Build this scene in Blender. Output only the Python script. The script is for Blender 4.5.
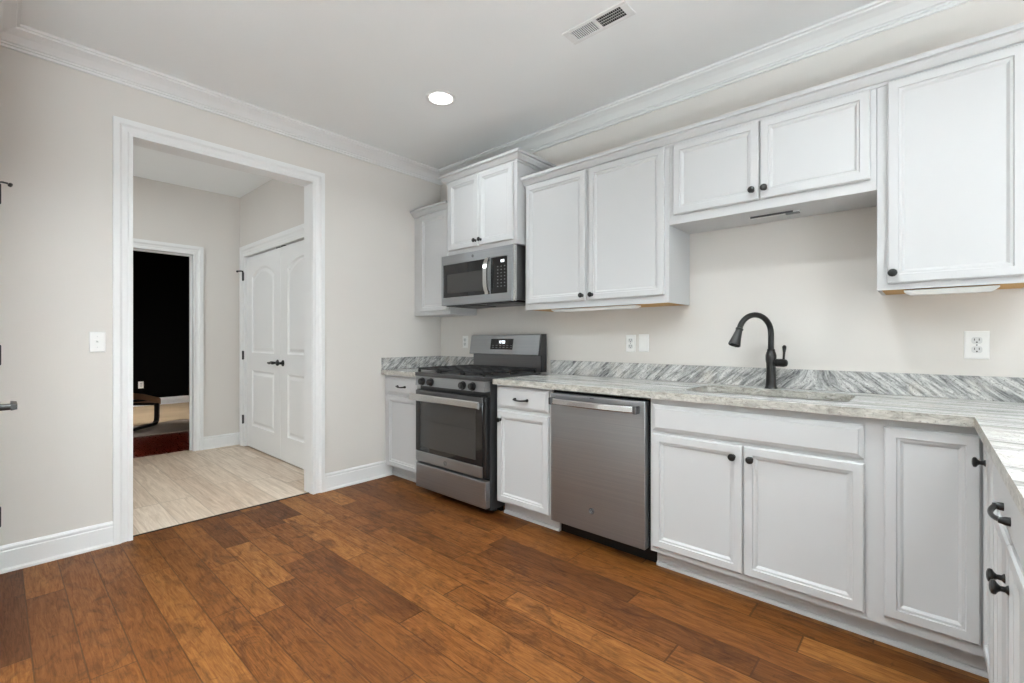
import bpy, bmesh, math, random
from mathutils import Vector, Matrix
for o in list(bpy.data.objects): bpy.data.objects.remove(o, do_unlink=True)
random.seed(7)
S = bpy.context.scene
COL = S.collection
PI = math.pi

# ------------------------------------------------------------------ camera, world, lights
F_PX, YAW, CAM_Z, HORIZON = 462.5, 41.95, 1.175, 339.2
cam = bpy.data.cameras.new('camera'); cam_o = bpy.data.objects.new('camera', cam); COL.objects.link(cam_o)
cam.sensor_width = 36.0; cam.lens = 36.0 * F_PX / 1024
cam.shift_y = (HORIZON - 341.5) / 1024
cam.clip_start = 0.01
cam_o.location = (0, 0, CAM_Z); cam_o.rotation_euler = (PI / 2, 0, math.radians(YAW))
S.camera = cam_o

W = bpy.data.worlds.new('world'); S.world = W; W.use_nodes = True
bg = W.node_tree.nodes['Background']; bg.inputs[0].default_value = (0.92, 0.96, 1.0, 1); bg.inputs[1].default_value = 0.3

CEIL = 2.74
def area(name, loc, rot, power, sx, sy=None, color=(1, 1, 1), disk=False, spread=PI):
    l = bpy.data.lights.new(name, 'AREA'); l.energy = power; l.color = color; l.size = sx
    if disk: l.shape = 'DISK'
    elif sy: l.shape = 'RECTANGLE'; l.size_y = sy
    l.spread = spread
    o = bpy.data.objects.new(name, l); COL.objects.link(o); o.location = loc; o.rotation_euler = rot
    return o
WARM = (0.915, 1.0, 1.035)
# ceiling downlights: one over the range, one over the sink, one to its right, and unseen ones added to brighten the room
for i, (x, y, p) in enumerate([(-2.35, 1.924, 5.5), (-0.50, 1.40, 10.0), (0.72, 1.40, 8.0), (-1.6, 0.2, 29), (-0.2, -0.6, 21), (-1.4, -2.2, 21), (1.6, -1.4, 21)]):
    area('downlight', (x, y, CEIL - 0.012), (0, 0, 0), p, 0.13, color=WARM, disk=True, spread=2.5)
# made-up daylight from the right: sky fill and a beam bounced off the floor
area('side_fill', (3.26, -0.6, 1.25), (0, PI / 2, 0), 56, 2.1, 2.0, (0.885, 0.99, 1.06))
bounce_sun = bpy.data.lights.new('bounce_sun', 'SUN'); bounce_sun.energy = 84; bounce_sun.color = (0.88, 0.99, 1.06); bounce_sun.angle = 0.02  # added beam, bounced off the pale rear floor to brighten the ceiling
bounce_sun_o = bpy.data.objects.new('bounce_sun', bounce_sun); COL.objects.link(bounce_sun_o)
bounce_sun_o.rotation_euler = Vector((1, 0.1, 0.95)).to_track_quat('Z', 'Y').to_euler()
# hall and far room: unseen lamps added to light them
area('hall_light', (-4.75, 0.2, CEIL - 0.012), (0, 0, 0), 12.5, 0.14, color=WARM, disk=True)
area('hall_fill', (-4.6, -1.45, 1.3), (PI / 2, 0, 0), 12, 1.6, 1.8, (0.915, 0.995, 1.04))  # added fill in a hall without windows
area('den_fill', (-8.9, -0.9, 1.6), (PI / 2 - 0.5, 0, 0), 40, 0.9, 1.2, (1.0, 0.98, 0.95), spread=1.6)  # added lamp in place of a window the room lacks

S.view_settings.view_transform = 'Standard'; S.view_settings.look = 'None'
S.view_settings.gamma = 1.0; S.view_settings.use_curve_mapping = False
S.view_settings.exposure = 0.15

# ------------------------------------------------------------------ materials
def lin(c):
    c = c / 255.0
    return c / 12.92 if c <= 0.04045 else ((c + 0.055) / 1.055) ** 2.4
def rgb(r, g, b): return (lin(r), lin(g), lin(b), 1)
class NT:
    def __init__(s, name):
        s.m = bpy.data.materials.new(name); s.m.use_nodes = True; s.t = s.m.node_tree
        s.b = s.t.nodes['Principled BSDF']
        s.x = 0
    def n(s, typ, **kw):
        o = s.t.nodes.new(typ)
        for k, v in kw.items(): setattr(o, k, v)
        return o
    def link(s, a, b): s.t.links.new(a, b)
    def math(s, op, a, b=None, c=None):
        o = s.n('ShaderNodeMath', operation=op)
        for i, v in enumerate((a, b, c)):
            if v is None: continue
            if isinstance(v, (int, float)): o.inputs[i].default_value = v
            else: s.link(v, o.inputs[i])
        return o.outputs[0]
    def pos(s):
        return s.n('ShaderNodeNewGeometry').outputs['Position']
    def xyz(s, v):
        o = s.n('ShaderNodeSeparateXYZ'); s.link(v, o.inputs[0]); return o.outputs
    def comb(s, x, y, z):
        o = s.n('ShaderNodeCombineXYZ')
        for i, v in enumerate((x, y, z)):
            if isinstance(v, (int, float)): o.inputs[i].default_value = v
            else: s.link(v, o.inputs[i])
        return o.outputs[0]
    def noise(s, vec, scale, detail=3, rough=0.55, dist=0.0):
        o = s.n('ShaderNodeTexNoise'); o.inputs['Scale'].default_value = scale; o.inputs['Detail'].default_value = detail
        o.inputs['Roughness'].default_value = rough; o.inputs['Distortion'].default_value = dist
        if vec is not None: s.link(vec, o.inputs['Vector'])
        return o.outputs[0]
    def mapping(s, vec, scale=(1, 1, 1), rot=(0, 0, 0), loc=(0, 0, 0)):
        o = s.n('ShaderNodeMapping'); o.inputs['Scale'].default_value = scale; o.inputs['Rotation'].default_value = rot
        o.inputs['Location'].default_value = loc; s.link(vec, o.inputs['Vector']); return o.outputs[0]
    def ramp(s, fac, stops):
        o = s.n('ShaderNodeValToRGB'); e = o.color_ramp.elements
        while len(e) > 1: e.remove(e[-1])
        e[0].position = stops[0][0]; e[0].color = stops[0][1]
        for p, c in stops[1:]:
            k = e.new(p); k.color = c
        s.link(fac, o.inputs[0]); return o.outputs[0]
    def mix(s, fac, a, b, typ='MIX'):
        o = s.n('ShaderNodeMix', data_type='RGBA', blend_type=typ)
        if isinstance(fac, (int, float)): o.inputs[0].default_value = fac
        else: s.link(fac, o.inputs[0])
        for i, v in ((6, a), (7, b)):
            if isinstance(v, tuple): o.inputs[i].default_value = v
            else: s.link(v, o.inputs[i])
        return o.outputs[2]
    def bump(s, h, strength=0.1, dist=0.01):
        o = s.n('ShaderNodeBump'); o.inputs['Strength'].default_value = strength; o.inputs['Distance'].default_value = dist
        s.link(h, o.inputs['Height']); s.link(o.outputs[0], s.b.inputs['Normal'])
    def set(s, **kw):
        for k, v in kw.items():
            i = s.b.inputs[k]
            if isinstance(v, (int, float, tuple)): i.default_value = v
            else: s.link(v, i)
        return s.m
def paint(name, c, rough=0.5, var=0.02, bump=0.0, scale=30):
    t = NT(name); p = t.pos(); n = t.noise(p, 1.7, 2)
    a = tuple(x * (1 - var) for x in c[:3]) + (1,); b = tuple(min(1, x * (1 + var)) for x in c[:3]) + (1,)
    col = t.ramp(n, [(0.3, a), (0.7, b)])
    if bump: t.bump(t.noise(p, scale * 10, 2), bump, 0.002)
    return t.set(**{'Base Color': col, 'Roughness': rough})
M = {}
M['wall'] = paint('greige_wall_paint', rgb(219, 214, 208), 0.7, 0.012, 0.05, 20)
M['ceil'] = paint('ceiling_paint', rgb(247, 249, 249), 0.8, 0.01)
M['trim'] = paint('white_trim_paint', rgb(236, 236, 235), 0.4, 0.008)
M['cab'] = paint('white_cabinet_paint', rgb(199, 199, 199), 0.42, 0.008)
M['rawwood'] = paint('unpainted_cabinet_wood', rgb(196, 150, 82), 0.6, 0.15)
M['black'] = paint('black_bronze', rgb(17, 16, 15), 0.3, 0.2)
M['blackplastic'] = paint('black_plastic', rgb(14, 14, 15), 0.35, 0.1)
M['void'] = paint('dark_recess', rgb(8, 8, 8), 0.8, 0.1)
M['castiron'] = paint('cast_iron', rgb(30, 30, 31), 0.55, 0.15)
M['enamel'] = paint('dark_grey_enamel', rgb(52, 52, 53), 0.35, 0.05)
M['plastic'] = paint('white_plastic', rgb(238, 237, 234), 0.35, 0.01)
M['plasticgrey'] = paint('light_grey_plastic', rgb(216, 216, 214), 0.4, 0.01)
M['slot'] = paint('outlet_slot_black', rgb(30, 30, 30), 0.6, 0.05)
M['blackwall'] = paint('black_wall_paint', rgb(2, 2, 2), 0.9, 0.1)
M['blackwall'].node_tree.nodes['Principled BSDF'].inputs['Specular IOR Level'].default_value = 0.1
M['rug'] = paint('grey_brown_rug', rgb(158, 144, 132), 0.95, 0.08, 0.3, 30)
M['sunlit_carpet'] = paint('pale_bounce_carpet', rgb(226, 225, 223), 0.95, 0.04, 0.3, 30)  # pale so that the unseen rear floor works as a reflector
M['tan'] = paint('sunlit_rug_tan', rgb(190, 166, 134), 0.95, 0.12, 0.3, 30)  # tan of the sunlit part of the rug, light included
M['brownseat'] = paint('brown_leather', rgb(160, 122, 90), 0.6, 0.1)
M['darkwood'] = paint('dark_bentwood', rgb(18, 13, 11), 0.35, 0.15)
M['grey'] = paint('grey_mark', rgb(120, 121, 122), 0.4, 0.05)
M['darkgrey'] = paint('dark_grey_mark', rgb(70, 70, 72), 0.35, 0.05)
def glossy(name, c, rough, metal=0.0, spec=0.5):
    t = NT(name); p = t.pos(); n = t.noise(p, 3, 1)
    a = tuple(x * 0.96 for x in c[:3]) + (1,)
    return t.set(**{'Base Color': t.ramp(n, [(0.3, a), (0.7, c)]), 'Roughness': rough, 'Metallic': metal, 'Specular IOR Level': spec})
M['glass'] = glossy('black_oven_glass', rgb(28, 28, 29), 0.06)
M['glass2'] = glossy('grey_window_glass', rgb(60, 59, 58), 0.1)  # in the oven door this grey includes the room's reflection
M['chrome'] = glossy('polished_steel', rgb(205, 205, 205), 0.2, 1.0)
def steel(name, c, rough, axis=0):
    t = NT(name); p = t.pos()
    sc = (1.5, 40, 260) if axis == 0 else (260, 40, 1.5)
    n = t.noise(t.mapping(p, sc), 1.0, 3)
    n2 = t.noise(p, 5, 2)
    a = tuple(x * 0.94 for x in c[:3]) + (1,); b = tuple(min(1, x * 1.05) for x in c[:3]) + (1,)
    col = t.ramp(n, [(0.3, a), (0.7, b)])
    r = t.math('ADD', rough - 0.05, t.math('MULTIPLY', n2, 0.1))
    t.bump(n, 0.015, 0.001)
    return t.set(**{'Base Color': col, 'Roughness': r, 'Metallic': 0.95})
M['steel'] = steel('brushed_stainless_steel', rgb(158, 160, 162), 0.4)
M['steel_dk'] = steel('dark_brushed_steel', rgb(112, 112, 113), 0.4)
M['basin'] = steel('stainless_sink_basin', rgb(170, 168, 160), 0.35)
def emis(name, c, s):
    t = NT(name); return t.set(**{'Base Color': c, 'Emission Color': c, 'Emission Strength': s, 'Roughness': 0.5})
M['lamp'] = emis('lit_lamp_lens', (1, 0.98, 0.94, 1), 6.0)
M['led'] = emis('lit_display_digits', (0.9, 0.95, 1, 1), 1.6)

def plank_material(name, row_w, len_min, len_var, stops, grain_dark, knots, rough, seam, seed=0.0, bump=0.12, gs=(5.0, 34, 1), gm=0.6, ks=(3.2, 3.6, 1), km=0.72):
    """boards running along X, random length and tone for every board"""
    t = NT(name); x, y, z = t.xyz(t.pos())
    yr = t.math('DIVIDE', t.math('ADD', y, 50.0 * row_w - 0.085 + seed), row_w); row = t.math('FLOOR', yr); fy = t.math('SUBTRACT', yr, row)
    wn = t.n('ShaderNodeTexWhiteNoise', noise_dimensions='1D'); t.link(t.math('ADD', row, 3.7 + seed), wn.inputs['W'])
    wn2 = t.n('ShaderNodeTexWhiteNoise', noise_dimensions='1D'); t.link(t.math('ADD', row, 77.1 + seed), wn2.inputs['W'])
    ln = t.math('ADD', len_min, t.math('MULTIPLY', wn2.outputs[0], len_var))
    # warp the along-board coordinate so that boards in one row differ in length
    xo = t.math('ADD', x, t.math('MULTIPLY', wn.outputs[0], 9.0))
    xo = t.math('ADD', xo, t.math('MULTIPLY', t.math('SINE', t.math('MULTIPLY', xo, 2.1)), 0.22))
    xr = t.math('DIVIDE', t.math('ADD', xo, 60.0), ln); colm = t.math('FLOOR', xr); fx = t.math('SUBTRACT', xr, colm)
    idn = t.n('ShaderNodeTexWhiteNoise', noise_dimensions='2D'); t.link(t.comb(row, colm, 0.0), idn.inputs['Vector'])
    base = t.ramp(idn.outputs[0], stops)
    shift = t.comb(t.math('MULTIPLY', colm, 3.3), t.math('MULTIPLY', row, 5.1), 0.0)
    va = t.n('ShaderNodeVectorMath', operation='ADD'); t.link(t.pos(), va.inputs[0]); t.link(shift, va.inputs[1]); v = va.outputs[0]
    g = t.noise(t.mapping(v, gs), 1.6, 6, 0.68, 1.4)
    g = t.ramp(g, [(0.36, (0, 0, 0, 1)), (0.66, (1, 1, 1, 1))])
    c = t.mix(t.math('MULTIPLY', g, gm), base, grain_dark, 'MULTIPLY')
    k = t.noise(t.mapping(v, ks), 1.5, 5, 0.62, 1.6)
    k = t.ramp(k, [(0.50, (0, 0, 0, 1)), (0.68, (1, 1, 1, 1))])
    c = t.mix(t.math('MULTIPLY', k, km), c, knots, 'MULTIPLY')
    k2 = t.noise(t.mapping(v, (ks[0] * 2.6, ks[1] * 2.0, 1)), 1.0, 4, 0.7, 2.5)
    k2 = t.ramp(k2, [(0.60, (0, 0, 0, 1)), (0.72, (1, 1, 1, 1))])
    c = t.mix(t.math('MULTIPLY', k2, km), c, knots, 'MULTIPLY')
    ey = t.math('MINIMUM', fy, t.math('SUBTRACT', 1.0, fy)); ex = t.math('MULTIPLY', t.math('MINIMUM', fx, t.math('SUBTRACT', 1.0, fx)), t.math('DIVIDE', ln, row_w))
    e = t.math('MINIMUM', ey, ex)
    s = t.math('LESS_THAN', e, 0.018)
    c = t.mix(t.math('MULTIPLY', s, 0.65), c, seam)
    hb = t.math('MULTIPLY', t.math('MINIMUM', e, 0.03), 30.0)
    t.bump(t.math('ADD', hb, t.math('MULTIPLY', g, 0.25)), bump, 0.003)
    return t.set(**{'Base Color': c, 'Roughness': t.math('ADD', rough, t.math('MULTIPLY', g, 0.08)), 'Specular IOR Level': 0.25})
M['oak'] = plank_material('brown_maple_floorboards', 0.128, 0.55, 0.55,
    [(0.0, rgb(92, 53, 22)), (0.22, rgb(117, 72, 31)), (0.65, rgb(134, 85, 38)), (1.0, rgb(160, 109, 54))],
    rgb(160, 118, 78), rgb(100, 60, 30), 0.45, rgb(58, 32, 14), gs=(4.0, 46, 1), gm=0.75, ks=(3.0, 6.0, 1), km=0.55)
M['tile'] = plank_material('beige_wood_look_tile', 0.2, 0.9, 0.2,
    [(0.0, rgb(214, 193, 172)), (0.5, rgb(224, 205, 184)), (1.0, rgb(234, 218, 200))],
    rgb(196, 182, 168), rgb(214, 204, 196), 0.4, rgb(178, 160, 140), 0.31, 0.05, gs=(1.2, 22, 1), gm=0.6, ks=(1.0, 9, 1), km=0.35)
M['cherry'] = plank_material('red_cherry_floorboards', 0.1, 0.8, 0.4,
    [(0.0, rgb(92, 22, 9)), (1.0, rgb(116, 32, 14))], rgb(190, 150, 140), rgb(190, 150, 140), 0.25, rgb(30, 8, 5), 0.05, 0.02, gm=0.4, km=0.25)

def granite(name, splash):
    t = NT(name); p = t.pos(); x, y, z = t.xyz(p)
    if splash:   # streaks lean one way left of the tap and the other way right of it
        cdir = t.n('ShaderNodeClamp'); cdir.inputs['Min'].default_value = -1.0; cdir.inputs['Max'].default_value = 1.0
        t.link(t.math('MULTIPLY', t.math('ADD', x, 0.42), -9.0), cdir.inputs['Value'])
        q = t.math('SUBTRACT', x, t.math('MULTIPLY', t.math('MULTIPLY', cdir.outputs[0], 1.1), t.math('SUBTRACT', z, 0.965)))
        q = t.math('ADD', q, t.math('MULTIPLY', y, 0.8))
        v = t.comb(t.math('MULTIPLY', q, 40.0), t.math('MULTIPLY', y, 14.0), t.math('MULTIPLY', z, 12.0))
    else:        # long streaks along the run
        v = t.comb(t.math('MULTIPLY', x, 2.2), t.math('MULTIPLY', t.math('ADD', y, t.math('MULTIPLY', x, 0.06)), 24.0), t.math('MULTIPLY', z, 14.0))
    n1 = t.noise(v, 1.0, 6, 0.62, 0.7)
    n2 = t.noise(v, 3.1, 4, 0.6, 0.4)
    n3 = t.noise(p, 7.0, 4, 0.6, 0.5)
    sp = t.noise(p, 110, 4, 0.75)
    c = t.ramp(n1, [(0.34, rgb(92, 93, 95)), (0.45, rgb(158, 158, 156)), (0.56, rgb(205, 204, 201)), (0.72, rgb(228, 227, 225))] if splash else [(0.30, rgb(110, 110, 110)), (0.42, rgb(172, 172, 170)), (0.52, rgb(214, 213, 210)), (0.70, rgb(234, 233, 231))])
    c = t.mix(t.ramp(n2, [(0.50, (0, 0, 0, 1)), (0.66, (0.75, 0.75, 0.75, 1))]), c, rgb(160, 160, 158) if splash else rgb(176, 175, 171))
    c = t.mix(t.ramp(n3, [(0.52, (0, 0, 0, 1)), (0.72, (0.5, 0.5, 0.5, 1))]), c, rgb(206, 198, 186))
    d = t.ramp(sp, [(0.54, (0, 0, 0, 1)), (0.66, (0.85, 0.85, 0.85, 1))])
    c = t.mix(d, c, rgb(104, 101, 98))
    return t.set(**{'Base Color': c, 'Roughness': 0.16 if not splash else 0.22})
def granite_edge():
    t = NT('granite_edge'); p = t.pos()
    n1 = t.noise(t.mapping(p, (5, 5, 12)), 4.0, 6, 0.7, 0.6); sp = t.noise(p, 70, 4, 0.75)
    c = t.ramp(n1, [(0.3, rgb(128, 124, 116)), (0.5, rgb(178, 174, 165)), (0.7, rgb(214, 211, 205))])
    c = t.mix(t.ramp(sp, [(0.55, (0, 0, 0, 1)), (0.66, (0.8, 0.8, 0.8, 1))]), c, rgb(112, 106, 100))
    return t.set(**{'Base Color': c, 'Roughness': 0.3})
M['granite'] = granite('granite_top', False); M['granite_s'] = granite('granite_splash', True); M['granite_e'] = granite_edge()

# ------------------------------------------------------------------ mesh helpers
ORIG = {}
def thing(name, label, cat, loc, group=None):
    o = bpy.data.objects.new(name, None); COL.objects.link(o); o.location = loc; o.empty_display_size = 0.1
    o['label'] = label; o['category'] = cat
    if group: o['group'] = group
    ORIG[o] = Vector(loc); return o
class MB:
    """collects world-space geometry; T maps local coordinates into the world"""
    def __init__(s, T=None): s.bm = bmesh.new(); s.T = T; s.mats = []; s.cur = 0
    def _v(s, co): return s.bm.verts.new(co)
    def face(s, vs):
        try:
            f = s.bm.faces.new(vs); f.material_index = s.cur; return f
        except ValueError: return None
    def box(s, x0, x1, y0, y1, z0, z1, bev=0.0, seg=2):
        x0, x1 = sorted((x0, x1)); y0, y1 = sorted((y0, y1)); z0, z1 = sorted((z0, z1))
        v = [s._v(c) for c in ((x0, y0, z0), (x1, y0, z0), (x1, y1, z0), (x0, y1, z0), (x0, y0, z1), (x1, y0, z1), (x1, y1, z1), (x0, y1, z1))]
        fs = [s.face([v[i] for i in q]) for q in ((0, 3, 2, 1), (4, 5, 6, 7), (0, 1, 5, 4), (1, 2, 6, 5), (2, 3, 7, 6), (3, 0, 4, 7))]
        if bev > 0:
            ed = list({e for f in fs for e in f.edges})
            r = bmesh.ops.bevel(s.bm, geom=ed, offset=bev, segments=seg, profile=0.5, affect='EDGES')
            for f in r['faces']: f.material_index = s.cur
        return s
    def loft(s, rings, cap0=True, cap1=True, closed=True):
        R = [[s._v(c) for c in r] for r in rings]
        n = len(R[0])
        for a, b in zip(R, R[1:]):
            for i in range(n if closed else n - 1):
                j = (i + 1) % n
                s.face([a[i], a[j], b[j], b[i]])
        if cap0: s.face(list(reversed(R[0])))
        if cap1: s.face(R[-1])
        return s
    def lathe(s, prof, origin, axis, n=20):
        """prof: (radius, distance along axis)"""
        ax = Vector(axis).normalized(); u = ax.orthogonal().normalized(); w = ax.cross(u); o = Vector(origin)
        rings = [[o + ax * h + (u * math.cos(2 * PI * i / n) + w * math.sin(2 * PI * i / n)) * max(r, 1e-4) for i in range(n)] for r, h in prof]
        return s.loft(rings)
    def tube(s, pts, r, n=10, flat=None):
        pts = [Vector(p) for p in pts]; rings = []; N = len(pts)
        t0 = (pts[1] - pts[0]).normalized(); u = t0.orthogonal().normalized()
        for i, p in enumerate(pts):
            t = (pts[min(i + 1, N - 1)] - pts[max(i - 1, 0)]).normalized()
            u = (u - t * u.dot(t)).normalized(); w = t.cross(u)
            rr = r[i] if isinstance(r, (list, tuple)) else r
            rings.append([p + u * math.cos(2 * PI * k / n) * rr + w * math.sin(2 * PI * k / n) * rr for k in range(n)])
        return s.loft(rings)
    def prism(s, poly, a0, a1, axis):
        """poly of 2D points extruded along axis 'x','y' or 'z'; poly coordinates are the two other axes in xyz order"""
        def mk(p, a): return {'x': (a, p[0], p[1]), 'y': (p[0], a, p[1]), 'z': (p[0], p[1], a)}[axis]
        return s.loft([[mk(p, a0) for p in poly], [mk(p, a1) for p in poly]])
    def panel(s, x0, x1, z0, z1, yf, rings):
        """stepped front facing -Y: rings of (inset, depth behind the front plane)"""
        R = []
        for i, d in rings:
            R.append([(x0 + i, yf + d, z0 + i), (x1 - i, yf + d, z0 + i), (x1 - i, yf + d, z1 - i), (x0 + i, yf + d, z1 - i)])
        return s.loft(R)
    def build(s, name, mat, parent=None, smooth=False, **props):
        bm = s.bm
        if s.T is not None: bmesh.ops.transform(bm, matrix=s.T, verts=bm.verts)
        o0 = ORIG.get(parent, Vector((0, 0, 0)))
        bmesh.ops.translate(bm, verts=bm.verts, vec=-o0)
        bmesh.ops.recalc_face_normals(bm, faces=bm.faces)
        me = bpy.data.meshes.new(name); bm.to_mesh(me); bm.free()
        if smooth:
            me.polygons.foreach_set('use_smooth', [True] * len(me.polygons))
            me.set_sharp_from_angle(angle=math.radians(38))
        o = bpy.data.objects.new(name, me); COL.objects.link(o)
        for m in (mat if isinstance(mat, (list, tuple)) else [mat]): me.materials.append(m)
        if parent is not None: o.parent = parent
        ORIG[o] = o0
        for k, v in props.items(): o[k] = v
        return o
def struct(name, mb, mat, parent=None, **kw):
    o = mb.build(name, mat, parent, **kw)
    if parent is None: o['kind'] = 'structure'
    return o
def tag(o, label, cat, group=None):
    o['label'] = label; o['category'] = cat
    if group: o['group'] = group
    return o

# ------------------------------------------------------------------ the room
WX, WY, NY = -3.47, 2.838, -0.045        # left wall, cabinet wall, near wall planes
OP0, OP1, OPZ = 0.525, 1.593, 2.36      # clear opening to the hall
HX, HY = -5.734, 1.818                  # hall rear wall, hall closet wall
struct('floor', MB().box(WX - 0.06, 3.3, -0.30, WY + 0.1, -0.05, 0.0), M['oak'])
struct('floor_rear', MB().box(-2.52, 3.3, -3.9, -0.30, -0.05, 0.0), M['sunlit_carpet'])  # unseen floor, made pale to bounce light up at the ceiling
struct('floor_hall', MB().box(HX - 0.10, WX - 0.06, -1.6, HY + 0.3, -0.05, -0.001), M['tile'])
struct('floor_far_room', MB().box(-10.3, HX - 0.10, -1.2, 4.2, -0.05, -0.001), M['cherry'])
struct('trim_1', MB().prism([(WX - 0.062, -0.001), (WX - 0.055, 0.004), (WX - 0.048, 0.004), (WX - 0.04, -0.001)], OP0, OP1, 'y'), M['darkwood'])
# ceiling with a hole-free slab
struct('ceiling', MB().box(WX - 0.06, 3.3, -3.9, WY + 0.1, CEIL, CEIL + 0.1), M['ceil'])
struct('ceiling_hall', MB().box(HX - 0.1, WX - 0.06, -1.6, HY + 0.3, CEIL + 0.02, CEIL + 0.1), M['ceil'])
struct('ceiling_far_room', MB().box(-10.3, HX - 0.1, -1.2, 4.2, CEIL, CEIL + 0.1), M['ceil'])
struct('wall_cabinets', MB().box(WX - 0.12, 3.3, WY, WY + 0.1, 0, CEIL), M['wall'])
m = MB(); m.box(WX - 0.12, WX, -1.65, OP0 - 0.02, 0, CEIL).box(WX - 0.12, WX, OP1 + 0.02, WY, 0, CEIL).box(WX - 0.12, WX, OP0 - 0.02, OP1 + 0.02, OPZ + 0.02, CEIL)
struct('wall_left', m, M['wall'])
# near wall with its door, ending where the camera's side of the room opens up
ND0, ND1 = -3.262, -2.54
m = MB(); m.box(WX, ND0 - 0.01, NY - 0.12, NY, 0, CEIL).box(ND1 + 0.01, -2.40, NY - 0.12, NY, 0, CEIL).box(ND0 - 0.01, ND1 + 0.01, NY - 0.12, NY, 2.05, CEIL)
struct('wall_near', m, M['wall'])
struct('wall_side', MB().box(-2.52, -2.40, -3.9, NY - 0.12, 0, CEIL), M['wall'])
m = MB(); m.box(-2.4, -1.65, -3.9, -3.8, 0, CEIL).box(-0.15, 0.55, -3.9, -3.8, 0, CEIL).box(2.05, 3.3, -3.9, -3.8, 0, CEIL)
m.box(-1.65, -0.15, -3.9, -3.8, 0, 0.6).box(0.55, 2.05, -3.9, -3.8, 0, 0.6).box(-1.65, -0.15, -3.9, -3.8, 2.3, CEIL).box(0.55, 2.05, -3.9, -3.8, 2.3, CEIL)
struct('wall_rear', m, M['wall'])
m = MB(); m.box(3.2, 3.3, -3.9, -1.65, 0, CEIL).box(3.2, 3.3, 0.45, WY, 0, CEIL).box(3.2, 3.3, -1.65, 0.45, 2.3, CEIL).box(3.2, 3.3, -1.65, 0.45, 0, 0.2)
struct('wall_right', m, M['wall'])
# hall shell
m = MB(); DD0, DD1, DDZ = 0.555, 1.372, 2.062
m.box(HX - 0.12, HX, -1.6, DD0 - 0.02, 0, CEIL + 0.05).box(HX - 0.12, HX, DD1 + 0.02, HY + 0.3, 0, CEIL + 0.05).box(HX - 0.12, HX, DD0 - 0.02, DD1 + 0.02, DDZ + 0.02, CEIL + 0.05)
struct('wall_hall', m, M['wall'])
CL0, CLM, CL1, CLZ = -5.565, -4.655, -3.745, 2.075    # closet opening and the meeting line of its leaves
m = MB(); m.box(HX, CL0 - 0.012, HY, HY + 0.12, 0, CEIL + 0.05).box(CL1 + 0.012, WX - 0.12, HY, HY + 0.12, 0, CEIL + 0.05).box(CL0 - 0.012, CL1 + 0.012, HY, HY + 0.12, CLZ + 0.012, CEIL + 0.05)
struct('wall_hall_closet', m, M['wall'])
struct('wall_closet_back', MB().box(HX, WX - 0.12, HY + 0.25, HY + 0.3, 0, CEIL), M['void'])
struct('wall_hall_end', MB().box(HX - 0.1, WX - 0.12, -1.65, -1.6, 0, CEIL + 0.05), M['wall'])
# far room shell (painted black)
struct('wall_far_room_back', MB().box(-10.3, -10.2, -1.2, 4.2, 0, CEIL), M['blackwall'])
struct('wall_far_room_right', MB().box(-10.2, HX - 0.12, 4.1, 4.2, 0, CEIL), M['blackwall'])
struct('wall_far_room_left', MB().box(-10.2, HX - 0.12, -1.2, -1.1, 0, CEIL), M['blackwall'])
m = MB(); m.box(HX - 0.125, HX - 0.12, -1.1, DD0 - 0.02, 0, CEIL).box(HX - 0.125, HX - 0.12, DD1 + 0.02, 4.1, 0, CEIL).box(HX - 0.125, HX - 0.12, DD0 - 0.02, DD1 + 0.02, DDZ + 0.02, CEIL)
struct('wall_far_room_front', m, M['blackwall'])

# crown moulding of the room: profile (distance from wall, height below ceiling)
CROWN = [(0, 0), (0.120, 0), (0.120, 0.012), (0.108, 0.014), (0.106, 0.022), (0.088, 0.028), (0.062, 0.040), (0.040, 0.058), (0.032, 0.066), (0.022, 0.068), (0.022, 0.076), (0.013, 0.078), (0.013, 0.090), (0, 0.090)]
def moulding(path, prof, z_ref, side_open=True):
    """profile swept along a polyline of (x, y) with inward normals, mitred"""
    rings = []
    for (x, y, nx, ny) in path:
        rings.append([(x + nx * d, y + ny * d, z_ref - h) for d, h in prof])
    return MB().loft(rings)
struct('trim_2', moulding([(-2.40, NY, 0, 1), (WX, NY, 1, 1), (WX, WY, 1, -1), (3.2, WY, 0, -1)], CROWN, CEIL), M['trim'], smooth=False)
# baseboards (distance, height)
BASE = [(0, 0), (0.022, 0), (0.022, 0.012), (0.016, 0.018), (0.014, 0.022), (0.014, 0.104), (0.010, 0.110), (0.012, 0.116), (0.012, 0.124), (0.005, 0.134), (0, 0.135)]
def base(name, path):
    rings = [[(x + nx * d, y + ny * d, h) for d, h in BASE] for x, y, nx, ny in path]
    struct(name, MB().loft(rings), M['trim'])
base('baseboard_left', [(WX, 0.0, 1, 0), (WX, OP0 - 0.083, 1, 0)])
base('baseboard_corner', [(WX, OP1 + 0.093, 1, 0), (WX, 2.29, 1, 0)])
base('baseboard_near', [(ND0 - 0.095, NY, 0, 1), (WX, NY, 1, 1), (WX, 0.0, 1, 0)])
base('baseboard_hall', [(HX, DD1 + 0.094, 1, 0), (HX, HY, 1, -1), (HX + 0.015, HY, 0, -1)])
base('baseboard_hall_left', [(HX, -1.5, 1, 0), (HX, DD0 - 0.094, 1, 0)])
base('baseboard_far', [(-10.2, -1.1, 1, 0), (-10.2, 4.1, 1, 0)])
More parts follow.
